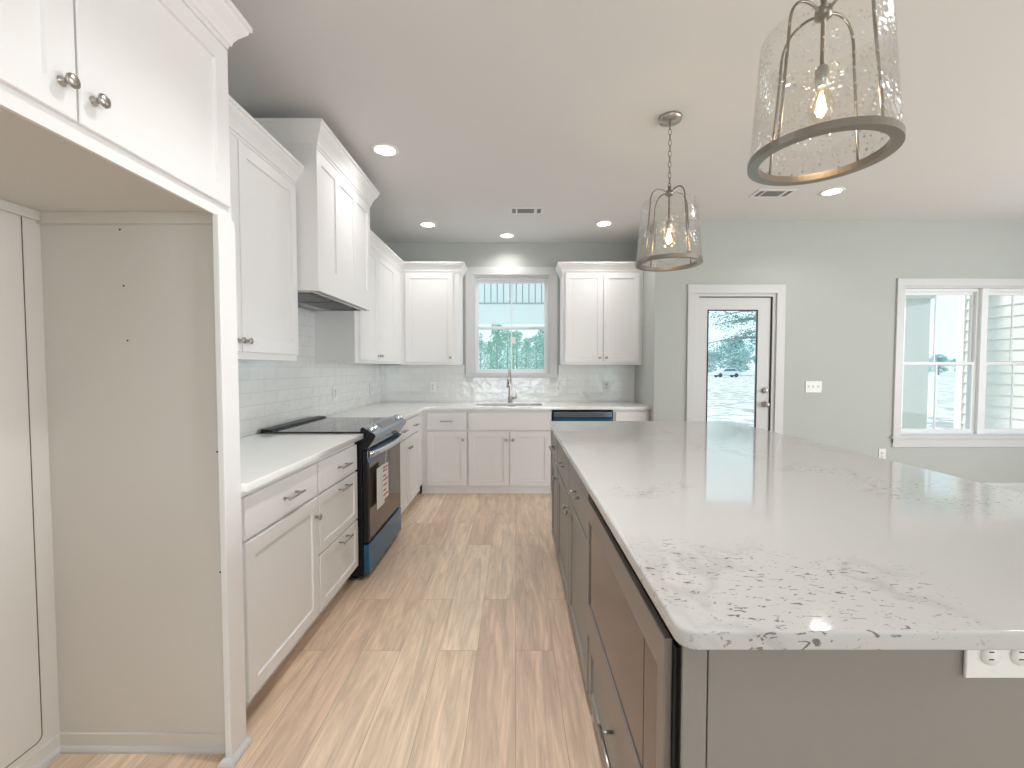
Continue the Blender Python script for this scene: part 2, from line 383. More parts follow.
# baseboards
BB = [(0, 0), (.016, 0), (.016, .125), (.008, .145), (0, .15)]
struct(MB().sweep([(XL, .35), (XL, YS+.01)][::-1], BB).done('baseboard_west', 'trim'))
struct(MB().sweep([(XR+T*0+.0, YD), (1.735, YD)], BB).done('baseboard_north_return', 'trim'))
struct(MB().sweep([(2.69, YD), (XE-.01, YD)], BB).done('baseboard_north_dining', 'trim'))
struct(MB().sweep([(XE, YD), (XE, YS)], BB).done('baseboard_east', 'trim'))

# kitchen window
def casing(name, x0, x1, z0, z1, y, wd=.1, t=.018, legs_to=None, head=None):
    """picture-frame casing around an opening, one flat board deep"""
    zb = z0 if legs_to is not None else z0-wd
    b = MB()
    b.box(x0-wd, x1+wd, y-t, y, z1, z1+(head or wd), bev=.003)
    b.box(x0-wd, x0, y-t, y, zb, z1, bev=.003); b.box(x1, x1+wd, y-t, y, zb, z1, bev=.003)
    return b
def sash_window(root, x0, x1, z0, z1, y, zm, muntin=True, fr=.029):
    """single-hung vinyl window: outer frame, upper sash, lower sash, panes"""
    b = MB(); d0, d1 = y+.05, y+.12
    b.box(x0, x1, d0, d1, z0, z0+.02); b.box(x0, x1, d0, d1, z1-.03, z1); b.box(x0, x0+.022, d0, d1, z0+.02, z1-.03); b.box(x1-.022, x1, d0, d1, z0+.02, z1-.03)
    b.done('window_frame', 'vinyl', root, bevel=.002)
    xm = (x0+x1)/2
    for nm, a, c, yy in (('upper_sash', zm-.018, z1-.03, y+.092), ('lower_sash', z0+.02, zm+.018, y+.065)):
        s = MB(); X0, X1 = x0+.022, x1-.022
        s.box(X0, X1, yy-.012, yy+.012, a, a+fr); s.box(X0, X1, yy-.012, yy+.012, c-fr, c)
        s.box(X0, X0+fr*.7, yy-.012, yy+.012, a+fr, c-fr); s.box(X1-fr*.7, X1, yy-.012, yy+.012, a+fr, c-fr)
        if muntin: s.box(xm-.008, xm+.008, yy-.006, yy+.006, a+fr, c-fr)
        so = s.done(nm, 'vinyl', root, bevel=.002)
        box(X0+.01, X1-.01, yy-.002, yy+.002, a+.01, c-.01).done('pane', 'pane', so)
w1 = sroot('window_1')
casing('c', KW[0], KW[1], KW[2], KW[3], YB, .088).box(KW[0]-.1, KW[1]+.1, YB-.03, YB, KW[2]-.032, KW[2], bev=.004).done('window_casing', 'trim', w1)
MB().box(KW[0]-.0, KW[0]+.02, YB, YB+.06, KW[2], KW[3]).box(KW[1]-.02, KW[1], YB, YB+.06, KW[2], KW[3]).box(KW[0]+.02, KW[1]-.02, YB, YB+.06, KW[3]-.02, KW[3]).box(KW[0]+.02, KW[1]-.02, YB, YB+.06, KW[2], KW[2]+.015).done('window_jamb', 'trim', w1)
sash_window(w1, KW[0]+.02, KW[1]-.02, KW[2]+.015, KW[3]-.02, YB, 1.785)
box(-.06, .0, YB+.062, YB+.063, 1.60, 1.68).done('energy_sticker', 'paper', w1)
# dining window (two units)
w2 = sroot('window_2')
xm0, xm1 = 4.675, 4.74
casing('c', WW[0], WW[1], WW[2], WW[3], YD, .075).box(WW[0]-.095, WW[1]+.095, YD-.035, YD, WW[2]-.028, WW[2], bev=.004).box(WW[0]-.075, WW[1]+.075, YD-.016, YD, WW[2]-.115, WW[2]-.028, bev=.003).done('window_casing', 'trim', w2)
MB().box(WW[0], WW[0]+.015, YD, YD+.06, WW[2], WW[3]).box(WW[1]-.015, WW[1], YD, YD+.06, WW[2], WW[3]).box(WW[0]+.015, WW[1]-.015, YD, YD+.06, WW[3]-.015, WW[3]).box(WW[0]+.015, WW[1]-.015, YD, YD+.06, WW[2], WW[2]+.012).done('window_jamb', 'trim', w2)
box(xm0, xm1, YD+.02, YD+.12, WW[2]+.012, WW[3]-.015, bev=.003).done('mullion', 'vinyl', w2)
sash_window(w2, WW[0]+.015, xm0, WW[2]+.012, WW[3]-.015, YD, 1.355)
sash_window(w2, xm1, WW[1]-.015, WW[2]+.012, WW[3]-.015, YD, 1.355)
# patio door
d1 = sroot('door_1')
casing('c', DW[0], DW[1], 0, DW[3], YD, .085, legs_to=0).done('door_casing', 'trim', d1)
MB().box(DW[0], DW[0]+.03, YD, YD+.13, 0, DW[3]).box(DW[1]-.03, DW[1], YD, YD+.13, 0, DW[3]).box(DW[0]+.03, DW[1]-.03, YD, YD+.13, DW[3]-.03, DW[3]).done('door_jamb', 'trim', d1)
box(DW[0]+.03, DW[1]-.03, YD, YD+.13, 0, .02).done('threshold', 'steel_dark', d1)
MB().box(DW[1]-.042, DW[1]-.03, YD+.012, YD+.02, .02, DW[3]-.03).box(DW[0]+.03, DW[1]-.03, YD+.012, YD+.02, DW[3]-.038, DW[3]-.03).done('weatherstrip', 'rubber', d1)
G = (1.925, 2.432, .25, 1.895)
ds = MB().cells([DW[0]+.034, G[0], G[1], DW[1]-.042], [.025, G[2], G[3], DW[3]-.04], lambda x, z: G[0] < x < G[1] and G[2] < z < G[3], YD+.02, YD+.062).done('door_slab', 'trim', d1, bevel=.002)
MB().cells([G[0]-.0, G[0]+.012, G[1]-.012, G[1]], [G[2], G[2]+.012, G[3]-.012, G[3]], lambda x, z: G[0]+.012 < x < G[1]-.012 and G[2]+.012 < z < G[3]-.012, YD+.0175, YD+.026).done('glass_gasket', 'rubber', d1)
box(G[0]+.002, G[1]-.002, YD+.027, YD+.033, G[2]+.005, G[3]-.005).done('pane', 'pane', d1)
MB().lathe([(.0, -.03), (.022, -.03), (.028, -.024), (.030, 0)], 20, (2.512, YD+.02, 1.085), 'Y').box(2.507, 2.517, YD-.018, YD-.008, 1.07, 1.10, bev=.003).done('deadbolt', 'steel', d1)
MB().lathe([(.030, 0), (.030, -.006), (.012, -.012), (.012, -.032), (.022, -.04), (.028, -.055), (.022, -.068), (0, -.07)][::-1], 20, (2.512, YD+.02, .945), 'Y').done('door_handle', 'steel', d1)
# small shoe molding where the return wall meets the wall next to the door is skipped: hidden by the island

# ---------------------------------------------------------------- cabinet builder
def shaker(x0, x1, z0, z1, fr=.057, t=.02, rec=.008):
    """a recessed-panel front with its face at y = 0, back at y = t"""
    t_ = bmesh.new(); y = 0
    a = [(x0, z0), (x1, z0), (x1, z1), (x0, z1)]; b = [(x0+fr, z0+fr), (x1-fr, z0+fr), (x1-fr, z1-fr), (x0+fr, z1-fr)]
    q = .0025; c = [(b[0][0]+q, b[0][1]+q), (b[1][0]-q, b[1][1]+q), (b[2][0]-q, b[2][1]-q), (b[3][0]+q, b[3][1]-q)]
    e = .002; a1 = [(x0+e, z0+e), (x1-e, z0+e), (x1-e, z1-e), (x0+e, z1-e)]
    R = [[t_.verts.new((p[0], yy, p[1])) for p in ps] for ps, yy in ((a, t), (a, e), (a1, 0), (b, 0), (c, rec))]
    for A, B in zip(R, R[1:]):
        for k in range(4): t_.faces.new((A[k], A[(k+1) % 4], B[(k+1) % 4], B[k]))
    t_.faces.new(R[-1]); t_.faces.new(R[0][::-1])
    m = MB(); m.merge(t_); return m
def slabfront(x0, x1, z0, z1, t=.02): return MB().box(x0, x1, 0, t, z0, z1, bev=.003)
def knob_mb(x, z): return MB().lathe([(0, -.030), (.010, -.0295), (.0145, -.026), (.0150, -.023), (.008, -.016), (.0058, -.010), (.0062, -.004), (.0098, -.001), (.0098, 0)], 18, (x, 0, z), 'Y')
def pull_mb(x, z, ln=.13):
    m = MB(); m.tube([(x-ln/2, -.032, z), (x+ln/2, -.032, z)], .0055, 10)
    for s in (-1, 1): m.tube([(x+s*ln*.36, -.032, z), (x+s*ln*.36, 0, z)], .0045, 8)
    return m
CROWN = [(0, 0), (.006, 0), (.008, .012), (.014, .016), (.016, .028), (.028, .05), (.046, .074), (.050, .080), (.050, .088), (.058, .092), (.058, .108), (0, .108)]
def crown_mb(path, z, k=1.0, kz=None): return MB().sweep(path, [(o*k, z+h*(kz or k)) for o, h in CROWN])
HW = 'steel'
def cabinet(name, label, cat, loc, rotz, w_, z0, z1, depth, fronts, paint='cab', toe=0, toe_in=.06, group=None, crown=None, body_y=.02, rail=0):
    """fronts: (kind, x0, x1, z0, z1, hardware) with hardware ('knob', x, z) or ('pull', x, z)"""
    r = thing(name, label, cat, loc, rotz, group)
    if cat == 'sink cabinet':
        b = MB().box(0, w_, body_y, body_y+.02, z0, .88).box(0, .018, body_y+.02, depth, z0, .88).box(w_-.018, w_, body_y+.02, depth, z0, .88).box(.018, w_-.018, body_y+.02, depth, z0, z0+.018)
    else: b = MB().box(0, w_, body_y, depth, z0, z1)
    b.done('body', paint, r)
    if toe: MB().box(.0, w_, body_y+toe_in, depth, 0, z0).done('toe_kick', paint, r)
    for f in fronts:
        kind, x0, x1, a, c = f[:5]
        if kind == 'drawer': o = slabfront(x0, x1, a, c).done('drawer', paint, r)
        elif kind == 'sdrawer': o = shaker(x0, x1, a, c, .045).done('drawer', paint, r)
        elif kind == 'panel': o = slabfront(x0, x1, a, c).done('false_front', paint, r)
        else: o = shaker(x0, x1, a, c).done('door', paint, r)
        for h in f[5:]:
            if h[0] == 'knob': knob_mb(h[1], h[2]).done('knob', HW, o)
            else: pull_mb(h[1], h[2]).done('pull', HW, o)
    if crown: crown_mb(crown, z1-.006).done('crown_moulding', paint, r)
    return r
L90 = PI/2
XF = -.955                     # face of the left base doors
dpt = XF-XL-.004
# left base run: local x = +Y, front faces +X
cabinet('base_cabinet', 'white base cabinet with one drawer over one door, beside the refrigerator opening', 'cabinet', (XF, 1.492, 0), L90, .61, .10, .88, dpt,
        [('drawer', .038, .603, .700, .852, ('pull', .345, .775)), ('door', .038, .603, .112, .688, ('knob', .575, .60))], toe=1)
cabinet('base_cabinet', 'white three drawer base cabinet beside the oven range', 'cabinet', (XF, 2.103, 0), L90, .535, .10, .88, dpt,
        [('drawer', .010, .52, .700, .852, ('pull', .29, .775)), ('sdrawer', .010, .52, .402, .688, ('pull', .29, .655)), ('sdrawer', .010, .52, .112, .392, ('pull', .29, .365))], toe=1)
cabinet('base_cabinet', 'white corner base cabinet with two small drawers over two doors, beyond the range', 'cabinet', (XF, 3.425, 0), L90, 1.105, .10, .88, dpt,
        [('drawer', .02, .475, .700, .852, ('pull', .27, .775)), ('drawer', .487, .905, .700, .852, ('pull', .70, .775)),
         ('door', .02, .475, .09, .688, ('knob', .445, .60)), ('door', .487, .905, .09, .688, ('knob', .515, .60))], toe=1)
YF = 4.51; db = YB-YF-.004
cabinet('base_cabinet', 'white single door base cabinet in the back left corner, left of the sink cabinet', 'cabinet', (-.976, YF, 0), 0, .476, .075, .88, db,
        [('drawer', .062, .467, .668, .850, ('pull', .264, .765)), ('door', .062, .467, .085, .655, ('knob', .432, .57))], toe=1, toe_in=.01)
cabinet('sink_cabinet', 'white sink base cabinet with plain false front over two doors, under the faucet', 'sink cabinet', (-.498, YF, 0), 0, .872, .075, .72, db,
        [('panel', .012, .860, .668, .850), ('door', .012, .433, .085, .655, ('knob', .398, .57)), ('door', .439, .860, .085, .655, ('knob', .470, .57))], toe=1, toe_in=.01)
cabinet('base_cabinet', 'narrow white end base cabinet at the wall, right of the dishwasher', 'cabinet', (1.010, YF, 0), 0, .378, .075, .88, db,
        [('door', .022, .345, .085, .858, ('knob', .05, .57))], toe=1, toe_in=.01)
# dishwasher
dw = thing('dishwasher', 'stainless dishwasher with blue protective film, between sink cabinet and end cabinet', 'dishwasher', (.385, YF, 0))
box(.0, .615, .03, .58, .06, .868).done('body', 'black', dw)
box(.008, .607, -.012, .03, .09, .795, bev=.004).done('door', 'blue_film', dw)
box(.008, .607, -.006, .03, .803, .858, bev=.004).done('control_panel', 'film_steel', dw)
box(.0, .615, .05, .5, 0, .06).done('toe_kick', 'black', dw)

# counters
TZ0, TZ1 = .884, .914
tag(link('countertop', slab_mesh('countertop', [(XL+.012, 1.49), (-.922, 1.49), (-.920, 1.492), (-.920, 2.640), (XL+.012, 2.640)], [], TZ0, TZ1, .003), 'quartz'),
    'short white quartz countertop over the drawers between refrigerator opening and range', 'countertop')
tag(link('countertop', slab_mesh('countertop', [(XL+.012, 3.418), (-.920, 3.418), (-.920, 4.420), (-.90, 4.462), (-.86, 4.478), (1.388, 4.478), (1.388, YB-.012), (XL+.012, YB-.012)],
    [rounded(-.425, .290, 4.615, 4.945, .07)], TZ0, TZ1, .003), 'quartz'), 'L shaped white quartz countertop around the sink under the window', 'countertop')
# sink
t = bmesh.new()
snk = thing('sink', 'stainless undermount sink below the kitchen window', 'sink', (-.0675, 4.78, .883))
b = MB(); o_, i_ = rounded(-.375, .375, -.185, .185, .08), rounded(-.345, .345, -.155, .155, .05)
rings = [[b.b.verts.new((x, y, z)) for x, y in ps] for ps, z in ((o_, -.001), (rounded(-.357, .357, -.165, .165, .07), -.001), (rounded(-.350, .350, -.160, .160, .07), -.02), (rounded(-.335, .335, -.145, .145, .07), -.19), (rounded(-.30, .30, -.11, .11, .05), -.205))]
for A, B in zip(rings, rings[1:]):
    for k in range(len(A)): b.b.faces.new((A[k], A[(k+1) % len(A)], B[(k+1) % len(A)], B[k]))
b.b.faces.new(rings[-1]); bas = b.done('basin', 'sink', snk)
MB().lathe([(.045, -.204), (.045, -.202), (.03, -.2015), (0, -.2035)], 20).done('drain', 'bright_steel', snk)
# faucet
fa = thing('faucet', 'brushed nickel pull-down kitchen faucet with side lever behind the sink', 'faucet', (-.062, 5.02, TZ1))
MB().lathe([(.030, 0), (.030, .006), (.024, .012), (.0205, .10), (.017, .20), (.0145, .30)], 20).done('column', 'steel', fa)
arc = [(0, 0, .29)]+[(-.006*(1-math.cos(a)), -.075*(1-math.cos(a)), .30+.075*math.sin(a)) for a in [i*PI/10 for i in range(11)]]+[(-.014, -.152, .29)]
MB().tube(arc, .0125, 12).done('spout', 'steel', fa)
sh = MB().tube([(-.014, -.152, .292), (-.015, -.155, .27), (-.017, -.160, .21), (-.018, -.162, .185)], [.0135, .016, .021, .020], 14).done('spray_head', 'steel', fa)
box(-.021, -.011, -.182, -.172, .215, .245, bev=.003).done('spray_button', 'black', sh)
lv = MB().tube([(.015, 0, .055), (.075, 0, .055)], [.014, .012], 12).tube([(.068, 0, .055), (.066, -.012, .10), (.064, -.02, .145)], [.006, .005, .0055], 8).done('lever', 'steel', fa)

# tile backsplashes
tag(box(XL, XL+.010, 1.492, YB-.011, TZ1+.001, 1.745).done('backsplash', 'tileX'), 'glossy white subway tile backsplash on the wall behind the range', 'backsplash')
tag(MB().cells([XL+.0105, KW[0]-.102, KW[1]+.102, XR-.001], [TZ1+.001, KW[2]-.034, 1.344], lambda x, z: KW[0]-.102 < x < KW[1]+.102 and z > KW[2]-.034, YB-.010, YB-.0).done('backsplash', 'tileY'),
    'glossy white subway tile backsplash on the wall under the kitchen window', 'backsplash')

# ---------------------------------------------------------------- upper cabinets
XU = -1.24; du = XU-XL-.004; ZB, ZT = 1.352, 2.354; g_up = None
cabinet('wall_cabinet', 'white two door wall cabinet above the short countertop, left of the range hood', 'cabinet', (XU, 1.492, 0), L90, 1.038, ZB, ZT, du,
        [('door', .02, .502, 1.385, 2.335, ('knob', .478, 1.435)), ('door', .508, 1.020, 1.385, 2.335, ('knob', .532, 1.435))], crown=[(0, .02), (1.038, .02), (1.038, du)])
cabinet('wall_cabinet', 'white two door wall cabinet on the range wall, between the hood and the back corner', 'cabinet', (XU, 3.445, 0), L90, 1.375, ZB, ZT, du,
        [('door', .075, .545, 1.372, 2.335, ('knob', .52, 1.42)), ('door', .553, 1.09, 1.372, 2.335, ('knob', .578, 1.42))], crown=[(0, .02), (1.37+.0, .02)])
YU = 4.80; dv = YB-YU-.004
cabinet('wall_cabinet', 'white single door wall cabinet in the back corner, left of the kitchen window', 'cabinet', (XU-.02, YU, 0), 0, .645, ZB-.006, ZT, dv,
        [('door', .055, .580, 1.378, 2.340, ('knob', .548, 1.425))], crown=[(-.0, .02), (.645, .02), (.645, dv)])
cabinet('wall_cabinet', 'white two door wall cabinet right of the kitchen window', 'cabinet', (.515, YU, 0), 0, .874, ZB-.006, ZT, dv,
        [('door', .027, .438, 1.378, 2.340, ('knob', .405, 1.425)), ('door', .444, .838, 1.378, 2.340, ('knob', .475, 1.425))], crown=[(0, dv), (0, .02), (.874, .02)])

# range hood
XH = -1.12; hd = XH-XL-.004
hood = thing('range_hood', 'tall white paneled range hood with crown moulding above the range', 'range hood', (XH, 2.533, 0), L90)
hw = .908; hz0, hz1 = 1.757, 2.685
b = MB().box(0, hw, .02, .036, hz0, hz1).box(0, .018, .036, hd, hz0, hz1).box(hw-.018, hw, .036, hd, hz0, hz1).box(.018, hw-.018, .036, hd, 1.83, 1.85).box(.018, hw-.018, .036, hd, 2.665, 2.685)
b.done('chimney', 'cab', hood)
px = [.0, .062, .262, .332, .562, .632, .848, hw]
zz = [hz0, 1.905, 2.49, 2.555]
MB().cells(px, zz, lambda x, z: zz[1] < z < zz[2] and any(px[i] < x < px[i+1] for i in (1, 3, 5)), .010, .020).done('front_panel', 'cab', hood)
crown_mb([(0, hd), (0, .012), (hw, .012), (hw, hd)], 2.555, 1.05, 1.25).done('crown_moulding', 'cab', hood)
ins = MB().box(.02, hw-.02, .045, hd-.01, 1.775, 1.79).box(.02, hw-.02, .04, .06, 1.750, 1.775).box(.02, hw-.02, hd-.03, hd-.01, 1.745, 1.775).box(.02, .04, .06, hd-.03, 1.752, 1.775).box(hw-.04, hw-.02, .06, hd-.03, 1.752, 1.775).done('liner', 'bright_steel', hood)
for k in range(2):
    f = MB(); x0 = .10+k*.37; f.box(x0, x0+.34, .12, .36, 1.762, 1.774)
    for j in range(11): f.box(x0+.015+j*.029, x0+.03+j*.029, .13, .35, 1.757, 1.762)
    f.done('grease_filter', 'grille', hood)
for k in range(2): MB().lathe([(.03, 1.765), (.03, 1.77), (0, 1.765)], 16, (.2+k*.5, .085, 0)).done('hood_lamp', 'slot', hood)

# ---------------------------------------------------------------- refrigerator surround
XP = -.94
fr = thing('refrigerator_cabinet', 'white cabinet with two doors spanning the empty refrigerator opening', 'cabinet', (0, 0, 0))
Y0, Y1 = .47, 1.488
def XFr(mb_local, name, m, parent, **k):                      # local front-facing piece turned to face +X
    o = mb_local.done(name, m, parent, **k); return o
box(XL+.001, XP-.02, Y0, Y1, 1.826, 2.372).done('body', 'cab', fr)
MB().box(XP-.022, XP-.012, Y0, Y1, 1.798, 1.86).done('bottom_rail', 'cab', fr)
MB().box(XP-.02, XP, 1.404, 1.488, .012, 1.798, bev=.002).done('stile', 'cab', fr)
box(XL+.022, XP-.02, 1.460, 1.486, .0, 1.8255).done('side_panel', 'cabin', fr)
box(XL+.001, XP, .44, .47, .0, 2.372).done('side_panel', 'cab', fr)
box(XL+.001, XP-.022, Y0, 1.46, 1.820, 1.8258).done('underside', 'cabin', fr)
box(XL+.0225, XP-.024, 1.447, 1.4595, 1.782, 1.8195).done('cleat', 'cabin', fr)
box(XL+.0225, XL+.036, Y0+.002, 1.446, 1.790, 1.8195).done('cleat', 'cabin', fr)
box(XL+.001, XL+.0215, Y0, 1.488, .0, 1.8255).done('back_board', 'cabin', fr)
# access panel cut into the back board
apc = rounded(.60, 1.405, .085, 1.812, .02)
b = MB().sweep(apc[::-1], [(0, 0), (.0, .002), (.002, .002), (.002, 0)], closed=True)
for v in b.b.verts: v.co = Vector((XL+.0215+v.co.z, v.co.x, v.co.y))
b.done('access_panel_seam', 'seam', fr)
for (yy, zz_) in ((1.46, 1.766), (1.46, 1.582), (1.46, 1.402)):
    xx = -1.30+.0*zz_
    MB().lathe([(0, -.0012), (.003, -.001), (.0035, 0)], 10, (xx+.006*((1.705-zz_)/.16), yy, zz_), 'Y').done('nail_head', 'slot', fr)
for z_ in (1.03, .62): MB().lathe([(0, -.0012), (.003, -.001), (.0035, 0)], 10, (-1.0, 1.46, z_), 'Y').done('nail_head', 'slot', fr)
SHOE = [(0, 0), (.016, 0), (.016, .008), (.012, .016), (.005, .022), (0, .024)]
MB().sweep([(XL+.0215, .48), (XL+.0215, 1.4595), (XP-.020, 1.4595), (XP-.020, 1.403), (XP+.001, 1.403), (XP+.001, 1.489)], SHOE).done('shoe_moulding', 'trim', fr)
MB().sweep([(XL+.0215, .48), (XL+.0215, 1.4595), (XP-.020, 1.4595)], [(0, .0), (.006, .0), (.006, .06), (0, .062)]).done('base_strip', 'cabin', fr)
for (a, c, kx) in ((.474, .962, .962-.032), (.967, 1.470, .967+.032)):
    t = thing('tmp', '', ''); bpy.data.objects.remove(t)
    dm = shaker(a, c, 1.838, 2.345, .06); 
    for v in dm.b.verts: v.co = Vector((XP-v.co.y, v.co.x, v.co.z))
    dob = dm.done('door', 'cab', fr)
    k = knob_mb(kx, 1.905)
    for v in k.b.verts: v.co = Vector((XP-v.co.y, v.co.x, v.co.z))
    k.done('knob', HW, dob)
crown_mb([(XP-.02, .44), (XP-.02, Y1)][::1], 2.37).done('crown_moulding', 'cab', fr) if False else None
crown_mb([(XL+.01, .44), (XP-.02, .44), (XP-.02, Y1), (XL+.01+.3, Y1)], 2.366).done('crown_moulding', 'cab', fr)

# ---------------------------------------------------------------- range
rg = thing('range', 'black slide-in electric range with blue film on its drawer', 'oven range', (0, 0, 0))
RY0, RY1 = 2.648, 3.412
box(-1.50, -.935, RY0, RY1, .03, .905).done('body', 'black', rg)
for yy in (RY0+.06, RY1-.06):
    for xx in (-1.45, -1.0): MB().lathe([(.018, 0), (.018, .03)], 12, (xx, yy, 0)).done('foot', 'black', rg)
ct = box(-1.52, -.941, RY0-.004, RY1+.004, .9165, .925, bev=.002).done('cooktop', 'black_glass', rg)
MB().prism([(-1.548, .916), (-1.470, .916), (-1.475, .926), (-1.490, .937), (-1.543, .939)], RY0, RY1, 'Y').done('rear_vent_trim', 'black', rg)
b = MB(); pr = [(-.94, .906), (-.94, .944), (-.926, .952), (-.862, .913), (-.852, .904), (-.851, .892), (-.861, .872), (-.882, .845), (-.897, .822), (-.905, .812), (-.934, .812)]
cp = b.prism(pr, RY0+.004, RY1-.004, 'Y').done('control_panel', 'film_steel', rg, bevel=.001)
for ya_, yb_ in ((RY0, RY0+.0038), (RY1-.0038, RY1)): MB().prism([(x-.002, z-.001) for x, z in pr], ya_, yb_, 'Y').done('end_cap', 'black', cp)
# slanted top pieces: display glass and four knobs
sl = math.atan2(.039, .064)
def onslant(u, y, h): # u: 0 at rear edge .. 1 at front edge
    x = -.926+.064*u; z = .952-.039*u; return Vector((x+h*math.sin(sl), y, z+h*math.cos(sl)))
b = MB(); vs = [b.b.verts.new(onslant(u, y, h)) for h in (0, .0015) for u, y in ((.15, 2.86), (.85, 2.86), (.85, 3.2), (.15, 3.2))]
b.b.faces.new(vs[:4]); b.b.faces.new(vs[4:][::-1])
for k in range(4): b.b.faces.new((vs[k], vs[(k+1) % 4], vs[4+(k+1) % 4], vs[4+k]))
b.done('display', 'black_glass', cp)
for yy in (2.69, 2.765, 3.295, 3.37):
    k = MB().lathe([(.019, 0), (.019, .004), (.0155, .006), (.0145, .019), (.011, .022), (0, .022)], 20)
    ko = k.done('knob', 'bright_steel', cp); ko.location = onslant(.5, yy, .0); ko.rotation_euler = (0, sl, 0)
# oven door
DZ0, DZ1 = .235, .800
dd = MB().box(-.935, -.903, RY0+.006, RY1-.006, DZ0, DZ1+.006, bev=.004).done('oven_door', 'black', rg)
box(-.9035, -.9005, RY0+.03, RY1-.03, DZ0+.02, DZ1-.07).done('door_glass', 'oven_glass', dd)
MB().box(-.9035, -.899, RY0+.008, RY1-.008, DZ1-.068, DZ1+.003).done('door_trim', 'blue_film', dd)
pts = []
for i in range(13):
    u = i/12; pts.append((-.893+.040*math.sin(PI*u)**.6, RY0+.006+(RY1-RY0-.012)*u, .782))
b = MB(); hgt = .022
rings = []
for i, p in enumerate(pts):
    x, y, z = p; rings.append([b.b.verts.new(q) for q in ((x-.006, y, z-hgt), (x+.006, y, z-hgt*.7), (x+.009, y, z), (x+.006, y, z+hgt*.7), (x-.006, y, z+hgt))])
for A, B in zip(rings, rings[1:]):
    for k in range(5): f = b.b.faces.new((A[k], A[(k+1) % 5], B[(k+1) % 5], B[k])); f.smooth = True
b.b.faces.new(rings[0][::-1]); b.b.faces.new(rings[-1])
b.box(-.903, -.888, RY0+.006, RY0+.022, .760, .804); b.box(-.903, -.888, RY1-.022, RY1-.006, .760, .804)
b.done('handle', 'bright_steel', dd)
MB().box(-.935, -.900, RY0+.004, RY1-.004, .045, .225, bev=.004).done('storage_drawer', 'blue_film', rg)
# paper sheets hanging from the handle
mt = thing('paper_tag', 'folded white printed sheet hanging on the oven door handle', 'paper', (-.868, 2.86, .735))
b = MB()
for k, (y0, y1, zz0, dx) in enumerate(((-.03, .10, -.29, 0), (-.12, .03, -.32, -.006))):
    b.box(dx-.0015, dx+.0015, y0, y1, zz0, -.06)
b.done('sheet', 'paper', mt)
MB().tube([(0, .04, -.06), (.004, .04, -.02), (.008, .04, .025)], .0015, 6).done('string', 'paper', mt)
for i, zz0 in enumerate((-.085, -.105, -.14, -.165, -.20, -.235, -.265)): box(.0015, .0022, -.015, .085-(i % 3)*.02, zz0, zz0+.010).done('printed_line', 'ink', mt)

# ---------------------------------------------------------------- island
XI = .268; IY0, IY1 = .705, 3.235; XB = 1.28
dpi = .60
R90 = -PI/2
def icab(label, ya, yb, fronts, nm='island_cabinet'):     # local x runs towards the camera from the far side yb
    return cabinet(nm, label, 'cabinet', (XI, yb, 0), R90, yb-ya, .10, .882, dpi, fronts, paint='island', toe=1)
icab('grey island cabinet at the far end, one narrow drawer over one door', 2.775, IY1, [('drawer', .02, .448, .672, .852, ('pull', .235, .762)), ('door', .02, .448, .088, .66, ('knob', .42, .60))])
icab('grey island cabinet with two doors and two drawers, next to the microwave drawer', 1.585, 2.774, [('drawer', .012, .592, .672, .852, ('pull', .305, .762)), ('drawer', .604, 1.176, .672, .852, ('pull', .890, .762)),
     ('door', .012, .592, .088, .66, ('knob', .555, .60)), ('door', .604, 1.176, .088, .66, ('knob', .640, .60))])
mc = thing('microwave_cabinet', 'grey island cabinet with a bottom drawer, holding the microwave drawer', 'cabinet', (XI, 1.584, 0), R90)
mw_ = 1.584-.727
MB().box(0, mw_, .02, dpi, .10, .350).box(0, .006, .02, dpi, .350, .882).box(mw_-.004, mw_, .02, dpi, .350, .882).box(.006, mw_-.004, dpi-.02, dpi, .350, .882).box(.006, mw_-.004, .05, dpi-.02, .868, .882).done('body', 'island', mc)
MB().box(0, mw_, .08, dpi, 0, .10).done('toe_kick', 'island', mc)
box(mw_-.0035, mw_+.0125, .009, dpi-.1, .350, .88).done('gap_shade', 'black', mc)  # black box standing in for the darkness of the gap beside the microwave
do = shaker(.014, mw_-.014, .105, .342, .045).done('drawer', 'island', mc); pull_mb(.46, .300, .16).done('pull', HW, do)
# the rest of the island behind the cabinets, with end panels
isl = thing('kitchen_island', 'grey kitchen island carcass with flat end panel, holding up the large white countertop', 'island')
MB().box(XI+dpi+.001, XB, .728, IY1, 0, .883).done('back_body', 'island', isl)
MB().box(.276, .316, .705, .713, 0, .883, bev=.0015).done('corner_post', 'island', isl)
MB().box(.318, XB, .705, .7265, 0, .883, bev=.0015).done('end_panel', 'island', isl)
# microwave drawer
mwv = thing('microwave_oven', 'taupe steel microwave drawer with dark glass built into the island', 'microwave', (0, 0, 0))
my0, my1, mz0, mz1 = .742, 1.560, .362, .842
box(.2722, .80, .7275, my1-.004, mz0+.01, mz1-.006).done('chassis', 'black', mwv)
fx0, fx1 = .2575, .272
gy0, gy1, gz0, gz1 = my0+.038, my1-.035, mz0+.110, mz1-.072
ys = [my0, gy0, gy1, my1]; zs = [mz0, gz0, gz1, mz1]
MB().cells(ys, zs, lambda y, z: gy0 < y < gy1 and gz0 < z < gz1, fx0, fx1, 'X').done('front_frame', 'micro', mwv, bevel=.002)
gs = .095
box(fx0+.005, fx1, gy0+gs+.002, gy1, gz0, gz1).done('door_glass', 'micro_glass', mwv)
box(fx0+.005, fx1, gy0, gy0+gs-.002, gz0, gz1).done('control_panel', 'micro_glass', mwv)
# island top
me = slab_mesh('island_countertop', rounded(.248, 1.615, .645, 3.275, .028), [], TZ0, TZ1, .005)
tag(link('island_countertop', me, 'quartz_island'), 'large white quartz island countertop with clusters of grey flecks', 'countertop')

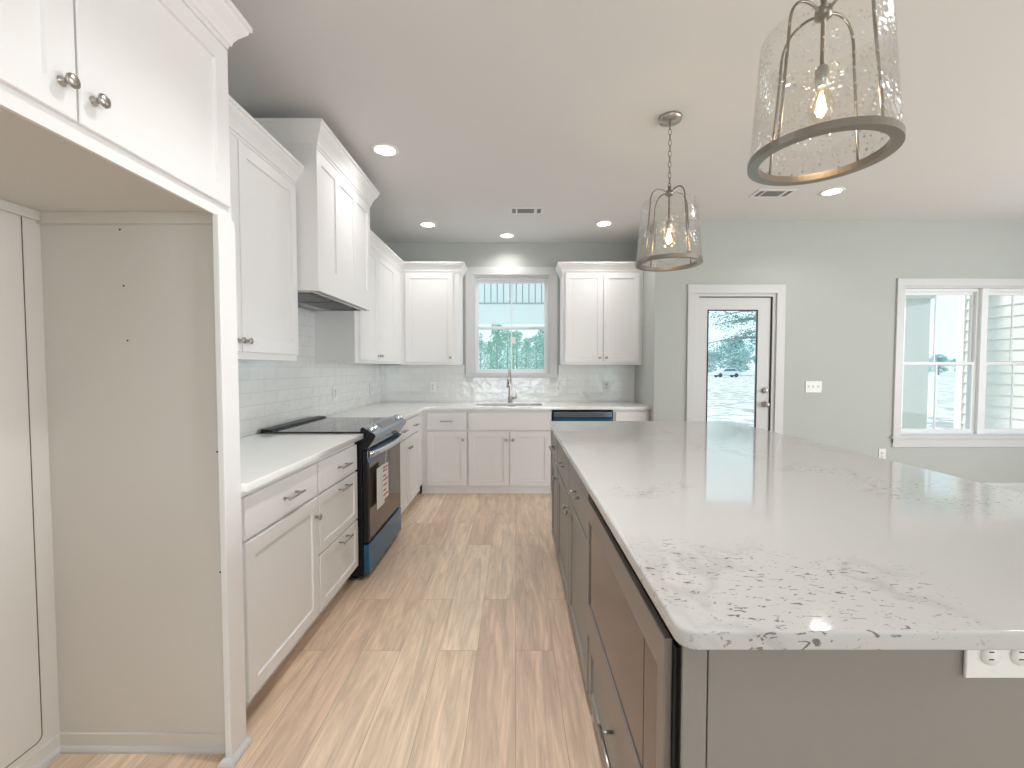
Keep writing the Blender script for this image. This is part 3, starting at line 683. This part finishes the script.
# ---------------------------------------------------------------- outlets and switches
def plate(name, label, cat, loc, rotz, gangs=1, kind='outlet', horizontal=False):
    r = thing(name, label, cat, loc, rotz)
    wd, hh = .070+.046*(gangs-1), .115
    if horizontal: wd, hh = .125, .078
    box(-wd/2, wd/2, -.006, 0, -hh/2, hh/2, bev=.002).done('cover_plate', 'plastic', r)
    for g in range(gangs):
        gx = (g-(gangs-1)/2)*.046
        if kind == 'outlet':
            for s in (-1, 1):
                cx, cz = (gx, s*.0195) if not horizontal else (s*.0195*1.25, 0)
                rc = MB().lathe([(.0165, -.0062), (.0165, -.008), (0, -.008)], 20, (cx, 0, cz), 'Y').done('receptacle', 'plastic', r)
                sl_ = MB()
                for q in (-1, 1):
                    if horizontal: sl_.box(cx-.004, cx+.004, -.0085, -.0079, q*.0062-.001, q*.0062+.001)
                    else: sl_.box(cx+q*.0062-.001, cx+q*.0062+.001, -.0085, -.0079, cz-.004, cz+.004)
                sl_.done('slots', 'slot', rc)
        else:
            box(gx-.012, gx+.012, -.0075, -.006, -.03, .03).done('switch_frame', 'plastic', r)
            box(gx-.004, gx+.004, -.018, -.007, -.002, .012, bev=.001).done('toggle', 'plastic', r)
    return r
plate('outlet', 'white outlet on the back tile, left of the window near the corner', 'outlet', (-.966, YB-.011, 1.09), 0)
plate('outlet', 'white outlet on the back tile, just right of the window', 'outlet', (.507, YB-.011, 1.10), 0)
plate('outlet', 'white outlet on the back tile under the right wall cabinet', 'outlet', (1.057, YB-.011, 1.10), 0)
plate('outlet', 'white outlet on the side tile just beyond the range', 'outlet', (XL+.011, 3.80, 1.09), L90)
plate('outlet', 'white outlet on the side tile close to the back corner', 'outlet', (XL+.011, 4.76, 1.09), L90)
plate('outlet', 'white outlet low on the wall left of the dining window', 'outlet', (3.70, YD-.001, .44), 0)
plate('outlet', 'white sideways outlet on the grey island end under the countertop', 'outlet', (.798, .704, .843), 0, horizontal=True)
plate('light_switch', 'white three gang switch plate on the wall right of the patio door', 'light switch', (2.99, YD-.001, 1.122), 0, 3, 'switch')

# ---------------------------------------------------------------- ceiling lights and vents
cans = [(-.87, 2.98, 'round recessed ceiling light nearest the range hood', .36), (-.89, 4.50, 'round recessed ceiling light above the back left corner cabinet', .42), (-.094, 4.87, 'round recessed ceiling light in front of the kitchen window', .4),
        (.89, 4.47, 'round recessed ceiling light left of the far pendant', .5), (2.61, 3.67, 'round recessed ceiling light beyond the near pendant, by the patio door', .45),
        (-.12, 1.25, None, 1.35), (2.61, 1.2, None, .25), (-.5, -.4, None, .5), (.9, -1.6, None, .4), (3.6, -1.4, None, .3)]  # unlabelled entries: unseen lights added to brighten the aisle and rear
first = None
for x, y, lab, pw in cans:
    nm = lab or 'added unseen recessed ceiling light farther back in the room'
    if first is None:
        first = thing('recessed_light', nm, 'ceiling light', (x, y, HC), 0, 'round recessed lights in the ceiling')
        MB().lathe([(.066, -.0005), (.090, -.0005), (.090, -.003), (.084, -.007), (.068, -.005)], 40, closed=True).done('trim_ring', 'plastic', first)
        MB().lathe([(0, -.003), (.067, -.003), (.067, -.001), (0, -.001)], 40).done('lens', 'lens', first)
        r = first
    else:
        r = dup(first); r.location = (x, y, HC); r['label'] = nm
    light('AREA', 'downlight', (x, y, HC-.012), CAN_W*pw, CAN_COL, shape='DISK', size=.13, spread=math.radians(135 if y > 1.7 else 105))
def vent(label, x, y, wd, dp, rot=0):
    v = thing('ceiling_vent', label, 'vent', (x, y, HC), rot)
    MB().box(-wd/2, wd/2, -dp/2, dp/2, -.006, -.0005, bev=.0015).done('plate', 'vent', v)
    b = MB(); 
    n = 7
    for k in range(n):
        yy = -dp*.32+dp*.64*(k+.5)/n; b.box(-wd*.26, wd*.22, yy-.0055, yy+.0055, -.0075, -.006)
    b.done('centre_louvre', 'ventdark', v)
    for s in (-1, 1): box(s*wd*.36-wd*.055, s*wd*.36+wd*.055, -dp*.32, dp*.32, -.0072, -.006).done('side_louvre', 'ventdark', v)
vent('white rectangular air vent in the ceiling above the kitchen aisle', .10, 4.10, .32, .17)
vent('white rectangular air vent in the ceiling beyond the near pendant', 2.14, 3.70, .32, .17)

# ---------------------------------------------------------------- pendants
def pendant(label, x, y):
    p = thing('pendant_light', label, 'pendant light', (x, y, HC), 0, 'glass drum pendants over the island')
    MB().lathe([(0, 0), (.064, 0), (.066, -.006), (.060, -.022), (.030, -.028), (.010, -.034), (0, -.034)], 32).done('canopy', 'steel', p)
    zr, zh = 1.918-HC, 2.325-HC
    # chain links
    b = MB(); z = -.036; k = 0
    while z > zh+.045:
        lk = []
        for i in range(12):
            a = 2*PI*i/12; u, v = .0085*math.cos(a), .019*math.sin(a)
            lk.append(((u, 0, z-.016+v) if k % 2 else (0, u, z-.016+v)))
        b.tube(lk, .0019, 6, closed=True); z -= .031; k += 1
    b.done('chain', 'steel_dark', p)
    MB().lathe([(0, zh+.045), (.007, zh+.045), (.007, zh+.022), (.020, zh+.020), (.022, zh+.012), (.022, zh-.006), (.010, zh-.012), (.0055, zh-.014), (.0055, zh-.153)], 20).done('hub', 'steel_dark', p)
    for q in range(4):
        a = math.radians(20)+q*PI/2; ca, sa = math.cos(a), math.sin(a)
        prof = [(.012, zh+.004), (.045, zh+.018), (.085, zh+.016), (.115, zh-.006), (.130, zh-.045), (.137, zh-.12), (.166, zr+.012)]
        # smooth
        pr_ = []
        for i in range(len(prof)-1):
            p0 = prof[max(i-1, 0)]; p1 = prof[i]; p2 = prof[i+1]; p3 = prof[min(i+2, len(prof)-1)]
            for s in range(4):
                t_ = s/4
                pr_.append(tuple(.5*((2*p1[j])+(-p0[j]+p2[j])*t_+(2*p0[j]-5*p1[j]+4*p2[j]-p3[j])*t_*t_+(-p0[j]+3*p1[j]-3*p2[j]+p3[j])*t_**3) for j in range(2)))
        pr_.append(prof[-1])
        MB().tube([(r*ca, r*sa, h) for r, h in pr_], .0042, 8).done('strap', 'steel_dark', p)
    MB().lathe([(.158, zr), (.187, zr), (.187, zr+.020), (.158, zr+.020)], 56, closed=True, smooth=False).done('bottom_ring', 'steel_dark', p)
    zt = zh-.055
    MB().lathe([(.183, zr+.0205), (.158, zt), (.1555, zt), (.1805, zr+.0205)], 56, closed=True).done('glass_shade', 'seeded', p)
    zs = zh-.153
    so = MB().lathe([(.0, zs+.012), (.012, zs+.01), (.0175, zs), (.0175, zs-.05), (.014, zs-.052), (0, zs-.052)], 20).done('socket', 'steel', p)
    bu = MB().lathe([(.013, zs-.050), (.015, zs-.060), (.026, zs-.078), (.033, zs-.100), (.033, zs-.116), (.026, zs-.134), (.012, zs-.145), (0, zs-.147)], 24).done('bulb', 'bulb_glass', p)
    b = MB()
    for q in range(4):
        a = q*PI/2; b.tube([(.003*math.cos(a), .003*math.sin(a), zs-.068), (.012*math.cos(a), .012*math.sin(a), zs-.10), (.007*math.cos(a+.6), .007*math.sin(a+.6), zs-.130)], .0019, 6)
    b.done('filament', 'filament', bu)
    light('POINT', 'pendant_glow', (x, y, HC+zs-.11), 3.2, (1, .72, .42), shadow_soft_size=.025)
    return p
pendant('clear seeded glass pendant hanging near, large at the top right', .886, 1.300)
pendant('clear seeded glass pendant hanging farther away over the island', .898, 2.60)

# ---------------------------------------------------------------- outdoors
GZ = -.25
g = box(-90, 160, 5.6, 260, GZ-.4, GZ).done('ground', 'dirt'); struct(g)
g = box(2.5, 9.0, 7.3, 9.2, GZ, GZ+.012).done('lawn_strip', 'grass'); struct(g)
struct(box(-6, 8.5, 4.6, 7.2, GZ-.0, -.05).done('porch_slab', 'porch'))
# porch beam with vertical boards above it, seen through the kitchen window
pb = thing('porch_beam', 'white porch beam with vertical board cladding outside the kitchen window', 'porch', (0, 8.0, 0))
box(-3.2, 2.4, .0, .16, 2.12, 2.49).done('beam', 'porch', pb)
box(-3.2, 2.4, .04, .16, 2.49, 3.6).done('backing', 'groove', pb)
for k in range(49): box(-3.2+k*.115, -3.2+k*.115+.098, .012, .04, 2.49, 3.6).done('board', 'porchboard', pb)
box(-3.2, 2.4, -.01, .012, 2.47, 2.495).done('ledger', 'groove', pb)
for xx in (-3.1, 2.1): box(xx, xx+.2, 0, .16, GZ, 2.12).done('post', 'porch', pb)
# porch column and house wing outside the dining window
pc = thing('porch_column', 'square white porch column outside the dining window', 'column', (5.46, 6.15, -.05))
box(-.17, .17, -.17, .17, 0, 2.42).done('shaft', 'porch', pc); box(-.2, .2, -.2, .2, 0, .16).done('plinth', 'porch', pc); box(-.2, .2, -.2, .2, 2.30, 2.42).done('capital', 'porch', pc)
wing = thing('house_wing', 'side wing of the house with pale horizontal lap siding', 'building', (0, 0, 0))
wy1 = 6.48; wx = 6.52
b = MB(); z = GZ
while z < 3.1:
    b.prism([(wx+.12, z), (wx-.004, z), (wx+.02, z+.15), (wx+.12, z+.15)], 5.30, wy1-.1, 'Y'); z += .15
b.done('siding', 'siding', wing)
box(wx-.02, wx+.12, wy1-.1, wy1, GZ, 3.1).done('corner_board', 'porch', wing)
box(5.28, wx-.03, 5.99, 6.31, 2.375, 2.70).done('porch_header', 'porch', pc) .location = (-5.46, -6.15, .05)
# trees
rnd = random.Random(4)
def crown_mesh(name, blobs, nleaf, size, seed):
    r_ = random.Random(seed); bm = bmesh.new()
    for i in range(nleaf):
        c, R = blobs[r_.randrange(len(blobs))]
        while True:
            d = Vector((r_.uniform(-1, 1), r_.uniform(-1, 1), r_.uniform(-1, 1)))
            if .2 < d.length < 1: break
        p = Vector(c)+Vector((d.x*R[0], d.y*R[1], d.z*R[2]))
        u = Vector((r_.gauss(0, 1), r_.gauss(0, 1), r_.gauss(0, 1))).normalized(); v = u.orthogonal().normalized(); s = size*r_.uniform(.6, 1.3)
        vs = [bm.verts.new(p+u*s*a+v*s*b*.7) for a, b in ((-1, 0), (0, -1), (1, 0), (0, 1))]
        bm.faces.new(vs)
    me = bpy.data.meshes.new(name); bm.to_mesh(me); bm.free(); return me
def tree_proto(nm, label, group, h, blobs, nleaf, size, leafmat, seed, tr=.12):
    t = thing(nm, label, 'tree', (0, 0, GZ), 0, group)
    MB().tube([(0, 0, 0), (.05, .03, h*.4), (0, 0, h*.85)], [tr, tr*.8, tr*.3], 7).done('trunk', 'bark', t)
    link('foliage', crown_mesh('foliage', blobs, nleaf, size, seed), leafmat, t)
    return t
pine = tree_proto('pine_tree', 'pale green pine tree in the woods behind the kitchen window', 'pine trees seen through the kitchen window', 6.5,
                  [((0, 0, 6.0), (.8, .8, .7)), ((.4, .2, 5.0), (1.1, 1.1, .7)), ((-.3, -.2, 4.0), (1.3, 1.3, .8)), ((.2, 0, 2.8), (1.5, 1.5, .9)), ((0, 0, 1.6), (1.4, 1.4, .9))], 1500, .10, 'leaf', 1)
spots = [(-6.4, 62), (-4.9, 57), (-3.6, 64), (-2.4, 56), (-1.1, 61), (.2, 58), (1.5, 63), (2.7, 57), (3.9, 62), (5.2, 58), (-5.6, 70), (-3.0, 72), (-.4, 71), (2.1, 73), (4.6, 71), (6.6, 64)]
for i, (x, y) in enumerate(spots):
    t = pine if i == 0 else dup(pine)
    t.location = (x, y, GZ); s = rnd.uniform(.82, 1.12); t.scale = (s, s, s); t.rotation_euler = (0, 0, rnd.uniform(0, 6))
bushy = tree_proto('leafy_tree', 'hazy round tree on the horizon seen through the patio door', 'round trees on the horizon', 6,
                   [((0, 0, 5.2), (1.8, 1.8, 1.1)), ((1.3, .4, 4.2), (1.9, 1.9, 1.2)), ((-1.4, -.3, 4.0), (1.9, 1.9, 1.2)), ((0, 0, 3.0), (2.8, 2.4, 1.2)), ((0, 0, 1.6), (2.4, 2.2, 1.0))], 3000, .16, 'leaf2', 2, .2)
hz = [(41.5, 95, .9), (45.5, 92, 1.25), (49.5, 97, .95), (53.5, 94, .85), (37.5, 98, .8), (82, 96, .75), (86, 99, .8), (90, 97, .7), (94.5, 98, .75), (98, 96, .7), (78, 99, .7)]
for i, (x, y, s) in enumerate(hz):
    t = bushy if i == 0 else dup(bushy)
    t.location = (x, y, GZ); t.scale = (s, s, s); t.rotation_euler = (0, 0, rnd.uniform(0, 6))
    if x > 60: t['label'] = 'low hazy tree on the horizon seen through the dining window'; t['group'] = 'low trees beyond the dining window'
# oak whose lowest branches hang into the top of the door view
oak = thing('oak_tree', 'oak tree whose leafy branches hang into the top of the patio door view', 'tree', (15.4, 24, GZ))
b = MB().tube([(0, 0, 0), (.1, 0, 2), (0, 0, 4.5), (0, 0, 7)], [.4, .33, .28, .12], 10)
b.done('trunk', 'bark', oak)
br_pts = []
b = MB(); r_ = random.Random(8)
for k in range(10):
    a = PI+r_.uniform(-.9, .9) if k < 7 else r_.uniform(-1, 1); ln = r_.uniform(3.2, 5.2); z0 = r_.uniform(2.8, 4.6); p = Vector((0, 0, z0)); pts = [p.copy()]
    for s in range(7):
        p = p+Vector((math.cos(a), math.sin(a), .22-.08*s))*(ln/7); a += r_.uniform(-.3, .3); pts.append(p.copy()); br_pts.append((p.copy(), s))
        if s > 1:
            q = p+Vector((r_.uniform(-.6, .6), r_.uniform(-.6, .6), r_.uniform(-.45, .3))); b.tube([p, (p+q)/2+Vector((0, 0, .05)), q], [.02, .013, .006], 5); br_pts.append((q, s))
    b.tube(pts, [.10-.012*i for i in range(len(pts))], 6)
b.done('branches', 'bark', oak)
link('foliage', crown_mesh('foliage', [(tuple(p), (.42, .42, .3)) for p, s in br_pts if s > 1], 3800, .055, 5), 'leaf3', oak)
# parked car
car = thing('car', 'small white car parked far across the dirt lot, seen through the patio door', 'car', (36.0, 75, GZ))
body = [(-2.1, .35), (-2.15, .75), (-1.95, .95), (-1.1, 1.02), (-.55, 1.48), (1.15, 1.52), (1.75, 1.05), (2.08, .95), (2.12, .38)]
MB().prism(body, -.85, .85, 'Y').done('car_body', 'car', car, bevel=.05)
MB().prism([(-.95, 1.04), (-.50, 1.40), (1.08, 1.43), (1.5, 1.06)], -.87, .87, 'Y').done('car_window', 'carglass', car)
for xx in (-1.35, 1.35):
    for yy in (-.86, .66): MB().lathe([(0, 0), (.33, 0), (.36, .03), (.36, .17), (.33, .2), (0, .2)], 20, (xx, yy, .36), 'Y').done('wheel', 'tyre', car)

# stand each of these empties at the base of its thing (the shapes stay where they are)
def rebase(root, loc):
    root.location = loc
    for c in root.children: c.location = c.location-Vector(loc)
rebase(fr, (-1.26, .96, 0)); rebase(rg, (-1.2, 3.03, 0)); rebase(mwv, (.53, 1.15, .362)); rebase(isl, (1.0, 1.97, 0)); rebase(wing, (wx+.06, 5.9, GZ))
